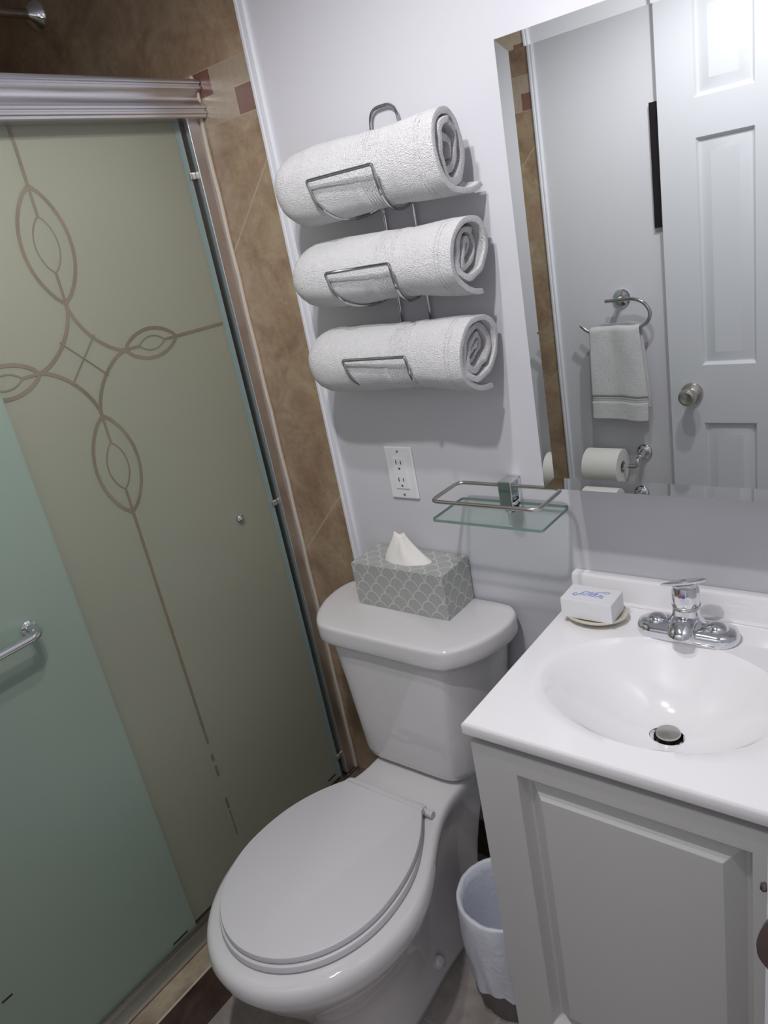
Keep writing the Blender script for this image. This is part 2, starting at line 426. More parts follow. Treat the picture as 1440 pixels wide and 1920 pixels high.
tube('caulk_bead', [(-.1435 + .001 * math.sin(z * 40), -.0035, z) for z in [0.12 + i * .043 for i in range(39)]] + [(-.141, -.005, 1.77), (-.134, -.005, 1.79), (-.133, -.005, 1.815), (-.141, -.005, 1.838)], 0.0042, 'caulk', sf, 8)
XI = -0.165; XO = -0.150      # front faces of inner and outer panes
def pane(name, xf, y0, y1, mat, label):
    t = thing(name, label, 'shower door', (xf - .003, (y0 + y1) / 2, .128), None)
    V, F = boxg((xf - .006, y0, .128), (xf, y1, 1.790))
    fm = [1, 1, 1, 0, 1, 0]
    mk('glass_panel', V, F, mat, t, False, ['glassedge'], fm)
    return t
pi = pane('sliding_shower_door', XI, -.735, -.045, 'frost_in', 'frosted sliding glass shower door with a clear looped line pattern, nearer the towel wall')
po = pane('sliding_shower_door', XO, -1.18, -.577, 'frost_out', 'greenish frosted sliding glass shower door with a chrome towel bar, at the left photo edge')
po['group'] = pi['group'] = 'sliding shower doors'
# clear line pattern on the inner pane
SV = []; SF = []
def strip(P, w):
    P = [Vector((p[0], p[1])) for p in P]; n0 = len(SV)
    for i, p in enumerate(P):
        t = (P[min(i + 1, len(P) - 1)] - P[max(i - 1, 0)]).normalized(); nn = Vector((-t.y, t.x)) * w / 2
        for q in (p + nn, p - nn): SV.append((XI + .0002, q.x, q.y)); SV.append((XI + .0006 + n0 * 4e-7, q.x, q.y))
    for i in range(len(P) - 1):
        b = n0 + i * 4; SF.append((b + 1, b + 5, b + 7, b + 3)); SF.append((b, b + 4, b + 5, b + 1)); SF.append((b + 2, b + 3, b + 7, b + 6))
def arc(a, b, h, n=16):    # arc from a to b bulging by h to the left of a->b
    a = Vector(a); b = Vector(b); mth = (a + b) / 2; t = (b - a); L = t.length; t.normalize(); nn = Vector((-t.y, t.x))
    out = []
    for i in range(n + 1):
        s = i / n; out.append(a + (b - a) * s + nn * h * (1 - (2 * s - 1) ** 2) ** 0.8)
    return out
cy, cz = -0.403, 1.368
for ang in range(4):
    ca, sa = [(0, 1), (1, 0), (0, -1), (-1, 0)][ang]
    def rt(u, v): return (cy + ca * u + sa * v, cz + sa * u - ca * v)     # u along the axis
    a, b = rt(.104 if ang % 2 == 0 else .090, 0), None
    long = ang % 2 == 0
    u0 = .104 if long else .090; u1 = .302 if long else .214; hw = .047 if long else .028
    strip(arc(rt(u0, 0), rt(u1, 0), hw), .0066); strip(arc(rt(u0, 0), rt(u1, 0), -hw), .0066)
    i0, i1 = u0 + (u1 - u0) * .27, u0 + (u1 - u0) * .75
    ih = hw * .47
    strip(arc(rt(i0, 0), rt(i1, 0), ih), .0026); strip(arc(rt(i0, 0), rt(i1, 0), -ih), .0026)
    strip([rt(u0, 0), rt(i0, 0)], .0052); strip([rt(i1, 0), rt(u1, 0)], .0052)
    nu = (0.104 if (ang + 1) % 2 == 0 else 0.090)
    na = [(0, 1), (1, 0), (0, -1), (-1, 0)][(ang + 1) % 4]
    e = (cy + na[0] * nu, cz + na[1] * nu)
    strip(arc(rt(u0, 0), e, -.020), .0066)
strip([(cy, cz + .302), (cy, 1.785)], .0058); strip([(cy, cz - .300), (cy, .50)], .0058)
strip([(cy, .47), (cy, .452)], .0062); strip([(cy, .438), (cy, .408)], .0058); strip([(cy, .345), (cy, .315)], .0055); strip([(cy, .31), (cy, .235)], .0022)
strip([(cy + .214, cz), (-.062, cz)], .0058); strip([(cy - .214, cz), (-.735, cz)], .0048)
strip([(-.438, 1.410), (-.364, 1.332)], .0026); strip([(-.368, 1.409), (-.440, 1.334)], .0026)
mk('glass_margin', *boxg((XI + .0001, -.0605, .129), (XI + .0007, -.0455, 1.762)), 'margin', pi)
for q, a, b, c_, d_ in ((pi, XI, -.097, -.067, .146), (po, XO, -.640, -.600, .140), (po, XO, -.955, -.935, .344)):
    mk('dark_mark', *boxg((a + .0001, b, d_ - .002), (a + .0007, c_, d_ + .002)), 'dark', q)
mk('line_pattern', SV, SF, 'etch', pi)['label'] = 'clear brownish looped line pattern'
lathe('bumper', [(0, 0), (.007, 0), (.009, .004), (.0085, .009), (.005, .012), (0, .013)], (XI, -.157, .949), (1, 0, 0), 'chrome', pi, 24)
for z in (.940, 1.662, .19): box('guide_clip', (XI - .004, -.052, z - .007), (XI + .006, -.038, z + .007), 'nickel', pi, .002)
# towel bar on the outer pane
bar = rounded([(XO, -.675, .958), (-.105, -.675, .958), (-.105, -1.12, .930 + .028), (XO, -1.12, .958)], .02, 8)
tube('towel_bar', bar, .0085, 'chrome', po, 16)
lathe('bar_rose', [(0, 0), (.014, 0), (.014, .003), (.009, .006), (0, .006)], (XO, -.675, .958), (1, 0, 0), 'chrome', po, 24)
lathe('bar_rose', [(0, 0), (.014, 0), (.014, .003), (.009, .006), (0, .006)], (XO, -1.12, .958), (1, 0, 0), 'chrome', po, 24)

sh = thing('shower_head', 'chrome shower arm and head on the brown tiled wall above the shower doors', 'shower head', (-.597, 0, 2.0))
lathe('flange', [(0, 0), (.033, 0), (.032, .005), (.024, .014), (.016, .022), (.012, .026), (0, .026)], (-.597, 0, 2.075), (0, -1, 0), 'chrome', sh)
arm = rounded([(-.597, -.01, 2.075), (-.597, -.20, 2.075), (-.597, -.26, 2.03)], .05, 8)
tube('shower_arm', arm, .0105, 'nickel', sh, 16)
lathe('spray_head', [(0, 0), (.012, 0), (.014, .02), (.03, .045), (.036, .06), (.034, .066), (0, .066)], (-.597, -.262, 2.03), (0, -.75, -.66), 'chrome', sh)

# ------------------------------------------------------------ mirror
mi = thing('medicine_cabinet', 'wide mirror cabinet on the white wall above the sink, reflecting the open door', 'mirror cabinet', (.787, -.115, 1.053))
TM = .115
x0, x1, z0, z1 = .5855, .995, 1.0530, 1.7005; w = .019; yi, yo = -TM, -TM - .00095
V = [(x0, yo, z0), (x1, yo, z0), (x1, yo, z1), (x0, yo, z1), (x0 + w, yi, z0 + w), (x1 - w, yi, z0 + w), (x1 - w, yi, z1 - w), (x0 + w, yi, z1 - w)]
mk('mirror_face', V[4:], [(0, 1, 2, 3)], 'silver', mi)
mk('bevelled_edge', V[:], [(0, 1, 5, 4), (1, 2, 6, 5), (2, 3, 7, 6), (3, 0, 4, 7)], 'silver', mi)
V = [(x0, yo, z0), (x1, yo, z0), (x1, yo, z1), (x0, yo, z1), (x0, yi + .004, z0), (x1, yi + .004, z0), (x1, yi + .004, z1), (x0, yi + .004, z1)]
mk('glass_rim', V, [(4, 5, 6, 7), (0, 1, 5, 4), (1, 2, 6, 5), (2, 3, 7, 6), (3, 0, 4, 7)], 'mirror_back', mi)
box('cabinet_body', (x0 + .003, yi + .0045, z0 + .003), (x1 - .003, 0, z1 - .003), 'trim', mi, .0015)

# ------------------------------------------------------------ outlet
ou = thing('wall_outlet', 'white double power outlet on the wall between tissue box and towels', 'outlet', (.2035, 0, .962))
box('cover_plate', (.1685, -.006, .962), (.2385, 0, 1.0765), 'plastic', ou, .004, 3)
box('receptacle', (.1865, -.0085, .985), (.2205, -.004, 1.0535), 'plastic', ou, .001)
V, F = [], []
for zc in (1.0385, 1.0005):
    for a, b in (((.1965, zc + .0005), (.1985, zc + .0095)), ((.2085, zc + .001), (.2105, zc + .0085)), ((.2015, zc - .0105), (.2055, zc - .0065))):
        V, F = add((V, F), boxg((a[0], -.0089, a[1]), (b[0], -.0083, b[1])))
mk('socket_slots', V, F, 'dark', ou)
for z in (1.0668, .9712): lathe('screw', [(0, 0), (.0028, 0), (.0026, .0008), (0, .0011)], (.2035, -.006, z), (0, -1, 0), 'nickel', ou, 14)

# ------------------------------------------------------------ towel rack and rolled towels
rk = thing('towel_rack', 'chrome wire wall rack with three cradles holding rolled towels', 'towel rack', (.3075, -.01, 1.20))
loop = rounded([(.275, -.008, 1.20), (.275, -.008, 1.640), (.282, -.008, 1.684), (.333, -.008, 1.684), (.340, -.008, 1.640), (.340, -.008, 1.20)], .02, 8)
tube('back_loop', loop, .0028, 'wire', rk, 10)
for i, zc in enumerate((1.584, 1.4365, 1.286)):
    pts = [(.275, -.010, zc - .030), (.274, -.012, zc - .052), (.269, -.030, zc - .061), (.260, -.068, zc - .0655), (.250, -.108, zc - .0580), (.242, -.140, zc - .034), (.238, -.1535, zc)]
    L = catmull(pts, 5); Rr = [Vector((.615 - p.x, p.y, p.z)) for p in L][::-1]
    L2 = L[:-1] + rounded([L[-1], Vector((.240, -.154, zc + .004)), Vector((.375, -.154, zc + .004)), Rr[0]], .012, 6) + Rr[1:]
    tube('cradle', L2, .0028, 'wire', rk, 10)

def towel(zc, yc, rad, x0, x1, seed, label, turns=3.6, end_ang=-1.2, tilt=0.0, flap=.012):
    th = 0.0098; nT = int(turns * 40); r_in = 0.004
    st_ = [x0 + .0005, x0 + .002, x0 + .005, x0 + .010, x0 + .018, x0 + .028, x0 + .040, x0 + .055]
    a = st_[-1]
    while a < x1 - .07:
        a += .0115; st_.append(a)
    b0 = x0 + .208
    st_ = [s for s in st_ if not (b0 - .004 < s < b0 + .050)] + [b0 + k * .0018 for k in range(25)]
    h0 = x1 - .030
    st_ = [s for s in st_ if s < h0 - .004] + [h0 + k * .0014 for k in range(8)] + [h0 + .012 + k * .003 for k in range(6)] + [x1]
    st_ = sorted(set(round(s, 5) for s in st_))
    pitch = (rad - th - r_in) / turns
    V = []; F = []; n = nT + 1
    a_off = end_ang - turns * 2 * math.pi
    ca, sa = math.cos(seed * 1.7), math.sin(seed * 1.7)
    for xi, xx in enumerate(st_):
        s = (xx - x0)
        left = math.sqrt(max(0.0, 1 - (1 - min(1, s / .050)) ** 2)); left = .28 + .72 * left
        mid = 1 - .075 * math.exp(-((xx - (x0 + .235)) / .05) ** 2) + .035 * math.exp(-((xx - (x0 + .32)) / .05) ** 2) + .02 * math.exp(-((xx - (x0 + .10)) / .06) ** 2)
        stripe = 0.0
        if b0 <= xx <= b0 + .0433: stripe = (.0020, .0006, -.0018)[int((xx - b0) / .0018 + .5) % 3]
        if h0 <= xx <= h0 + .0105: stripe = (-.0024 if int((xx - h0) / .0014 + .5) in (1, 6) else .0006)
        right = max(0.0, 1 - (x1 - xx) / .02)
        for side in (0, 1):
            for i in range(n):
                f = i / nT; ang = f * turns * 2 * math.pi + a_off
                rr = r_in + pitch * turns * f + (th if side else 0.0)
                nv = noise.noise(Vector((xx * 7 + seed * 7, math.cos(ang) * 1.1, math.sin(ang) * 1.1 + seed)))
                nv2 = noise.noise(Vector((xx * 26, f * turns * 3 + seed, seed)))
                rr = rr * left * mid * (1 + .05 * nv) + stripe * (f > .72) + .0008 * nv2
                pe = max(0.0, (f - (1 - .16 / turns)) / (.16 / turns))
                k = max(0.0, (xx - (x1 - .14)) / .14)
                rr += pe ** 1.6 * flap * k ** 1.3
                ext = 0.0
                if xx > x1 - .035:
                    q = (xx - (x1 - .035)) / .035
                    ext = q * (.006 * (f - .5) + .005 * math.sin(f * turns * 4.3 + seed * 2) - .006 * (f < .45)) + q * pe * .004
                # the last centimetre of each layer curls softly
                dy, dz = math.cos(ang) * rr, math.sin(ang) * rr
                g_ = (1 - f) ** .8 if f < 1 else 0
                # flattened, wandering core
                u_ = dy * ca + dz * sa; v_ = -dy * sa + dz * ca
                u_ *= 1 + .30 * g_; v_ *= 1 - .38 * g_
                dy = u_ * ca - v_ * sa; dz = u_ * sa + v_ * ca
                wv = Vector((dy * 34 + seed, dz * 34 + xx * 5, seed * 3))
                amp = .0085 * min(1, g_ * 1.8) * left
                dy += amp * noise.noise(wv); dz += amp * noise.noise(wv + Vector((9, 3, 1)))
                V.append((xx + ext, yc + dy * 1.03, zc + dz * .98 + tilt * (xx - .31)))
    NX = len(st_); per = 2 * n
    for xi in range(NX - 1):
        for side in (0, 1):
            b = xi * per + side * n; c_ = b + per
            for i in range(n - 1): F.append((b + i, b + i + 1, c_ + i + 1, c_ + i))
        b = xi * per; c_ = b + per
        F.append((b + n - 1, b + 2 * n - 1, c_ + 2 * n - 1, c_ + n - 1)); F.append((b, c_, c_ + n, b + n))
    for xi in (0, NX - 1):
        b = xi * per
        for i in range(n - 1): F.append((b + i, b + i + 1, b + n + i + 1, b + n + i))
    o = mk('rolled_towel', V, F, 'terry', None, True)
    md = o.modifiers.new('soft', 'BEVEL'); md.width = .0034; md.segments = 3; md.limit_method = 'ANGLE'; md.angle_limit = math.radians(60)
    return tag(o, label, 'towel', 'rolled bath towels in the wall rack')
towel(1.5855, -.0805, .0655, .122, .474, 1, 'rolled white terry towel in the top cradle of the wall rack', 3.0, end_ang=-.75, tilt=.012, flap=.020)
towel(1.4365, -.0785, .0625, .118, .482, 2.3, 'rolled white terry towel in the middle cradle of the wall rack', 3.0, end_ang=-1.25)
towel(1.2805, -.0785, .0655, .115, .474, 4.1, 'rolled white terry towel in the lowest cradle of the wall rack', 3.6, end_ang=-1.2, tilt=-.004)

# ------------------------------------------------------------ glass shelf
gs = thing('glass_shelf', 'small clear glass shelf with a chrome guard rail, on the wall above the toilet tank', 'shelf', (.466, -.01, .96))
P = rounded([(.362, -.034, 1.019), (.362, -.132, 1.019), (.577, -.132, 1.019), (.577, -.034, 1.019)], .018, 6, True)
tube('guard_rail', P, .0036, 'nickel', gs, 12, True)
box('wall_bracket', (.452, -.012, .966), (.478, 0, 1.028), 'chrome', gs, .002)
box('bracket_hook', (.452, -.040, 1.0225), (.478, 0, 1.0275), 'chrome', gs, .002)
box('bracket_face', (.452, -.0415, .979), (.478, -.0385, 1.0275), 'chrome', gs, .001)
lathe('glass_clamp', [(0, 0), (.013, 0), (.015, .003), (.015, .007), (.012, .0085), (0, .0085)], (.466, -.024, .9785), (0, 0, 1), 'chrome', gs, 24)
lathe('glass_clamp', [(0, 0), (.013, 0), (.015, .003), (.013, .007), (0, .0085)], (.466, -.024, .9725), (0, 0, -1), 'chrome', gs, 24)
V2 = rounded([(.350, -.012, 0), (.350, -.122, 0), (.576, -.122, 0), (.576, -.012, 0)], .008, 4, True)
rings = [[(p.x, p.y, z) for p in V2] for z in (.9730, .9785)]
V, F = loftg(rings); nn = len(V2)
mk('glass_plate', V, F, 'glass', gs, False, ['glassrim'], [1] * nn + [0, 0])

# ------------------------------------------------------------ toilet
TX = .236
to = thing('toilet', 'white porcelain two-piece toilet with closed oval seat lid', 'toilet', (TX, -.4, 0))
def egg(h, yf, ym, yn, yb, hb, z, n=24, cr=.02, mode=0, waist=0.0):
    R_ = []
    for i in range(n + 1):         # front tip to widest point
        a = math.pi / 2 * i / n; R_.append((h * math.sin(a), ym + (yf - ym) * math.cos(a)))
    for i in range(1, n + 1):      # widest point to the narrow rear
        s = i / n; k = s ** 2.3 if mode else (1 - math.cos(math.pi * s)) / 2
        R_.append((h + (hb - h) * k, ym + (yn - ym) * s))
    for i in range(1, 7):
        R_.append((hb, yn + (yb - cr - yn) * i / 6 if yb - cr > yn else yn + 1e-4 * i))
    y0_ = R_[-1][1]
    for i in range(1, 9):
        a = math.pi / 2 * i / 8; R_.append((hb - cr + cr * math.cos(a), y0_ + cr * math.sin(a)))
    if waist: R_ = [(x - waist * math.exp(-((y + .285) / .085) ** 2) * min(1, x / .05), y) for x, y in R_]
    return [(TX + x, y, z) for x, y in R_] + [(TX - x, y, z) for x, y in reversed(R_[1:])]
sec = [(.112, -.600, -.45, -.30, -.130, .104, 0.0, 0), (.112, -.600, -.45, -.30, -.130, .104, .020, 0), (.107, -.595, -.45, -.30, -.135, .098, .036, .022), (.105, -.600, -.45, -.30, -.135, .098, .09, .030), (.107, -.615, -.46, -.28, -.130, .098, .15, .030),
       (.119, -.645, -.47, -.26, -.120, .100, .20, .025), (.145, -.675, -.48, -.24, -.105, .102, .25, .018), (.174, -.702, -.49, -.22, -.085, .103, .295, .010), (.193, -.720, -.49, -.205, -.060, .104, .33, .004),
       (.2015, -.731, -.49, -.20, -.040, .108, .352, 0), (.2045, -.735, -.49, -.20, -.032, .112, .368, 0), (.202, -.732, -.49, -.20, -.030, .113, .381, 0), (.198, -.727, -.49, -.20, -.028, .111, .388, 0), (.192, -.719, -.49, -.20, -.030, .107, .3915, 0), (.184, -.708, -.49, -.20, -.033, .102, .3930, 0)]
rings = [egg(h, yf, ym, yn, yb, hb, z, waist=wst) for h, yf, ym, yn, yb, hb, z, wst in sec]
bowl = loft('bowl', rings, 'porcelain', to, smooth=True)
for sx in (1, -1): lathe('bolt_cap', [(0, 0), (.014, 0), (.014, .012), (.010, .020), (0, .023)], (TX + sx * .085, -.330, .026), (sx * .5, -.1, .86), 'porcelain', bowl, 24)
def plate(name, h, yf, ym, yb, hb, z0, z1, rd, mat, cr=.015):
    base = egg(h, yf, ym, yb - cr, yb, hb, z0, cr=cr, mode=1)
    rings = [offset_ring(base, rd * .6, z0), offset_ring(base, 0, z0 + rd * .6), offset_ring(base, 0, z1 - rd), offset_ring(base, rd * .3, z1 - rd * .3), offset_ring(base, rd, z1)]
    return loft(name, rings, mat, to, smooth='auto')
plate('seat_ring', .172, -.700, -.500, -.288, .098, .3945, .410, .005, 'seat')
plate('seat_lid', .1675, -.6945, -.500, -.283, .101, .4115, .425, .0035, 'seat')
for sx in (1, -1):
    tube('hinge_pin', [(TX + sx * .060, -.280, .402), (TX + sx * .112, -.280, .402)], .0075, 'seat', to, 14)
    box('hinge_post', (TX + sx * .075 - .012, -.287, .3925), (TX + sx * .075 + .012, -.265, .406), 'seat', to, .004)
# tank
half = [(0, -.206), (.09, -.206), (.135, -.203), (.160, -.192), (.188, -.160), (.208, -.115), (.216, -.07), (.212, -.035), (.200, -.016), (.180, -.008), (.09, -.006)]
LX = .226
def tankring(sx, sy, z, ox=0.0):
    full = [Vector((x, y, 0)) for x, y in half] + [Vector((-x, y, 0)) for x, y in reversed(half[1:])]
    c_ = catmull(full, 4, True)
    return [(LX + ox + p.x * sx, -.006 + (p.y + .006) * sy, z) for p in c_]
rings = [tankring(.60, .80, .396), tankring(.70, .88, .399, .004), tankring(.745, .925, .408, .003), tankring(.765, .945, .425, .003), tankring(.80, .95, .50, .002), tankring(.86, .955, .60, .001), tankring(.92, .96, .68), tankring(.935, .96, .708)]
loft('tank', rings, 'porcelain', to, smooth=True)
rings = [tankring(.98, .985, .7015), tankring(1.03, 1.03, .7015), tankring(1.046, 1.038, .7040), tankring(1.055, 1.045, .7085), tankring(1.055, 1.045, .720), tankring(1.055, 1.045, .7365), tankring(1.050, 1.042, .7405), tankring(1.041, 1.036, .7435), tankring(1.026, 1.026, .7452), tankring(1.0, 1.0, .7458), tankring(.90, .90, .746)]
loft('tank_lid', rings, 'porcelain', to, smooth=True)

# ------------------------------------------------------------ tissue box
tb = thing('tissue_box', 'grey tissue box with a scallop print on the toilet tank lid', 'tissue box', (.219, -.054, .7465))
def tbox():
    a = (.102, -.104, .7465); b = (.337, -.006, .845)
    V, F = boxg(a, b)
    # rectangle top with an oval opening
    V = V[:]; F = [f for i, f in enumerate(F) if i != 1]
    n = 32; ring = []
    for k in range(n):
        t = 2 * math.pi * k / n + math.pi / 4
        ex, ey = (a[0] + b[0]) / 2 + .060 * math.cos(t), (a[1] + b[1]) / 2 + .026 * math.sin(t)
        V.append((ex, ey, b[2])); ring.append(len(V) - 1)
    per = []
    cx_, cy_ = (a[0] + b[0]) / 2, (a[1] + b[1]) / 2; hx, hy = (b[0] - a[0]) / 2, (b[1] - a[1]) / 2
    crn = {4: 6, 12: 7, 20: 4, 28: 5}
    for k in range(n):
        # walk around rectangle with corners at k%8==0 (t=45 deg is corner 0)
        q = k % 8 / 8; sgm = k // 8
        cs_ = [(1, 1), (-1, 1), (-1, -1), (1, -1)]
        p0, p1 = cs_[sgm], cs_[(sgm + 1) % 4]
        if k % 8 == 0: per.append({0: 6, 1: 7, 2: 4, 3: 5}[sgm])
        else:
            V.append((cx_ + hx * (p0[0] + (p1[0] - p0[0]) * q), cy_ + hy * (p0[1] + (p1[1] - p0[1]) * q), b[2])); per.append(len(V) - 1)
    for k in range(n): F.append((ring[k], ring[(k + 1) % n], per[(k + 1) % n], per[k]))
    return V, F
V, F = tbox()
o = mk('carton', V, F, 'scallop', tb)
uvl = o.data.uv_layers.new(name='UVMap')
for p in o.data.polygons:
    for li in p.loop_indices:
        v = o.data.vertices[o.data.loops[li].vertex_index].co; nx, ny, nz = [abs(c_) for c_ in p.normal]
        if ny > .7: uvl.data[li].uv = (v.x + .5, v.z + .5)
        elif nx > .7: uvl.data[li].uv = (v.y + .5, v.z + .5)
        else: uvl.data[li].uv = (v.x + .5, v.y + .5)
# tissue sheet: folded cone rising out of the slot
cx_, cy_ = .2195, -.055
rings = []
for j in range(13):
    t = j / 12; ring = []
    for k in range(40):
        a = 2 * math.pi * k / 40
        rx = .059 * (1 - t) ** 1.35 + .013 * t; ry = .0265 * (1 - t) ** .8 + .0012
        wob = 1 + .16 * math.sin(5 * a + 1.3) * t * (1 - t) * 3 + .08 * math.sin(9 * a) * t
        lean = -.020 * t ** .8 + .006 * t * t
        zz = .8440 + .058 * t + (.004 * math.sin(2 * a + .6) * t)
        ring.append((cx_ + lean + rx * wob * math.cos(a), cy_ + .004 * t + ry * wob * math.sin(a), zz))
    rings.append(ring)
loft('tissue', rings, 'paper', tb, cap0=False, smooth=True)

# ------------------------------------------------------------ vanity
va = thing('vanity_cabinet', 'small grey-white vanity cabinet with one raised-panel door under the sink', 'cabinet', (.79, -.2, 0))
cx0, cx1, cyf = .572, XR - .010, -.398
V, F = boxg((cx0, cyf, .0), (cx0 + .016, -.004, .777))
for a, b in (((cx1 - .016, cyf, 0), (cx1, -.004, .777)), ((cx0 + .016, cyf, .09), (cx1 - .016, -.004, .106)), ((cx0 + .016, -.02, .106), (cx1 - .016, -.004, .777)),
             ((cx0 + .016, cyf, .735), (cx1 - .016, cyf + .018, .777)), ((cx0 + .016, cyf, .106), (cx0 + .05, cyf + .018, .735)), ((cx1 - .05, cyf, .106), (cx1 - .016, cyf + .018, .735)),
             ((cx0 + .016, cyf + .05, 0), (cx1 - .016, cyf + .066, .09))):
    V, F = add((V, F), boxg(a, b))
mk('carcass', V, F, 'cabinet', va)
def panel_face(x0, x1, z0, z1, yf, thick, groove, mat, name, parent, panels, depth=.007, w1=.012, w2=.030, sgn=1, raise_=.9):
    """door leaf in the xz plane with raised panels pressed into its face (face at y=yf, facing -y if sgn=1)"""
    xs = sorted({x0, x1} | {p[0] for p in panels} | {p[1] for p in panels}); zs = sorted({z0, z1} | {p[2] for p in panels} | {p[3] for p in panels})
    V = []; F = []; idx = {}
    def vid(x, y, z):
        k_ = (round(x, 5), round(y, 5), round(z, 5))
        if k_ not in idx: idx[k_] = len(V); V.append((x, y, z))
        return idx[k_]
    for i in range(len(xs) - 1):
        for j in range(len(zs) - 1):
            xm, zm = (xs[i] + xs[i + 1]) / 2, (zs[j] + zs[j + 1]) / 2
            if any(p[0] < xm < p[1] and p[2] < zm < p[3] for p in panels): continue
            F.append((vid(xs[i], yf, zs[j]), vid(xs[i + 1], yf, zs[j]), vid(xs[i + 1], yf, zs[j + 1]), vid(xs[i], yf, zs[j + 1])))
    for p in panels:
        def rg(d, y): return [vid(p[0] + d, y, p[2] + d), vid(p[1] - d, y, p[2] + d), vid(p[1] - d, y, p[3] - d), vid(p[0] + d, y, p[3] - d)]
        R_ = [rg(0, yf), rg(.003, yf + sgn * depth * .6), rg(w1 * .6, yf + sgn * depth), rg(w1, yf + sgn * depth), rg(w2, yf + sgn * depth * (1 - raise_)), rg(w2 + .0025, yf + sgn * depth * (1 - raise_) )]
        for a, b in zip(R_[:-1], R_[1:]):
            for k in range(4): F.append((a[k], a[(k + 1) % 4], b[(k + 1) % 4], b[k]))
        F.append(tuple(R_[-1]))
    yb = yf + sgn * thick
    c4 = [vid(x0, yf, z0), vid(x1, yf, z0), vid(x1, yf, z1), vid(x0, yf, z1)]; d4 = [vid(x0, yb, z0), vid(x1, yb, z0), vid(x1, yb, z1), vid(x0, yb, z1)]
    F.append(tuple(d4))
    # rim, following the cut points on the outline
    bx = [(x, z0) for x in xs] + [(x1, z) for z in zs[1:]] + [(x, z1) for x in xs[::-1][1:]] + [(x0, z) for z in zs[::-1][1:-1]]
    for k in range(len(bx)):
        a, b = bx[k], bx[(k + 1) % len(bx)]
        F.append((vid(a[0], yf, a[1]), vid(b[0], yf, b[1]), vid(b[0], yb, b[1]), vid(a[0], yb, a[1])))
    return mk(name, V, F, mat, parent)
vd = panel_face(.577, 1.020, .10, .764, -.421, .022, None, 'cabinet', 'door', va, [(.650, .966, .195, .726)], depth=.0195, w1=.012, w2=.034)
bevel(vd, .0012, 2, 50)

# countertop with moulded basin
ct = thing('sink_countertop', 'glossy white countertop with moulded oval basin and low backsplash', 'sink', (.79, -.21, .778))
BX, BY, BA, BB, BD = .797, -.243, .176, .135, .100
sx0, sx1, sy0, sy1 = .5700, XR - .003, -.4270, -.001
DX, DY = .803, -.222
NA = 144
def rect_hit(a):
    dx, dy = math.cos(a), math.sin(a)
    ts = []
    if dx > 1e-9: ts.append((sx1 - BX) / dx)
    if dx < -1e-9: ts.append((sx0 - BX) / dx)
    if dy > 1e-9: ts.append((sy1 - BY) / dy)
    if dy < -1e-9: ts.append((sy0 - BY) / dy)
    t = min(ts); return BX + dx * t, BY + dy * t
angs = [2 * math.pi * k / NA for k in range(NA)]
for cxx, cyy in ((sx0, sy0), (sx1, sy0), (sx1, sy1), (sx0, sy1)):
    ca = math.atan2(cyy - BY, cxx - BX) % (2 * math.pi); i = min(range(NA), key=lambda k: abs(angs[k] - ca)); angs[i] = ca
rings = []
def zb(r): return .8 - BD * (1 - r ** 2.3) ** 1.25 if r < 1 else .8
for r in [.150, .18, .22, .3, .38, .46, .54, .62, .69, .76, .82, .87, .91, .945, .975, 1.0]:
    ring = []
    for a in angs:
        k = (1 - r) ** 1.0
        ring.append((BX + (DX - BX) * k + BA * r * math.cos(a), BY + (DY - BY) * k + BB * r * math.sin(a), zb(r)))
    rings.append(ring)
for s in (.25, .5, .8, 1.0):
    ring = []
    for a in angs:
        ex, ey = BX + BA * math.cos(a), BY + BB * math.sin(a); hx, hy = rect_hit(a)
        d = 1.0
        if s == 1.0: 
            q = (hx + (BX - hx) * .016, hy + (BY - hy) * .016)
        else: q = (ex + (hx - ex) * s, ey + (hy - ey) * s)
        ring.append((q[0], q[1], .8))
    rings.append(ring)
rings.append([(hx, hy, .7975) for hx, hy in [(rect_hit(a)[0] + (BX - rect_hit(a)[0]) * .004, rect_hit(a)[1] + (BY - rect_hit(a)[1]) * .004) for a in angs]])
rings.append([(*rect_hit(a), .7945) for a in angs])
rings.append([(*rect_hit(a), .781) for a in angs])
rings.append([(rect_hit(a)[0] + (BX - rect_hit(a)[0]) * .01, rect_hit(a)[1] + (BY - rect_hit(a)[1]) * .01, .778) for a in angs])
rings.append([(BX + BA * 1.06 * math.cos(a), BY + BB * 1.06 * math.sin(a), .778) for a in angs])
rings.append([(BX + BA * .7 * math.cos(a), BY + BB * .7 * math.sin(a), .690) for a in angs])
rings.append([(DX + .03 * math.cos(a), DY + .03 * math.sin(a), .68) for a in angs])
top = loft('countertop', rings, 'sink', ct, cap0=False, cap1=False, smooth='auto')
prof = [(-.001, .8), (-.001, .8465), (-.017, .8465), (-.020, .8455), (-.0215, .842), (-.022, .81), (-.024, .804), (-.030, .8005)]
loft('backsplash', [[(x, a, b) for a, b in prof] for x in (sx0 + .001, sx1)], 'sink', ct)
dr = thing('sink_drain', 'chrome pop-up drain stopper at the bottom of the white basin', 'drain', (DX, DY, .69))
lathe('drain_flange', [(.0, -.016), (.0205, -.016), (.0215, -.001), (.0268, .0012), (.0270, -.001), (.024, -.005), (.024, -.020), (0, -.020)], (DX, DY, .7005), (0, 0, 1), 'chrome', dr)
lathe('drain_well', [(0, .0), (.0204, 0), (.0204, .001), (0, .001)], (DX, DY, .6860), (0, 0, 1), 'dark', dr)
lathe('stopper', [(0, 0), (.006, 0), (.006, .014), (.0175, .015), (.0185, .017), (.0175, .0195), (.009, .021), (0, .0213)], (DX, DY, .6880), (0, 0, 1), 'nickel', dr)

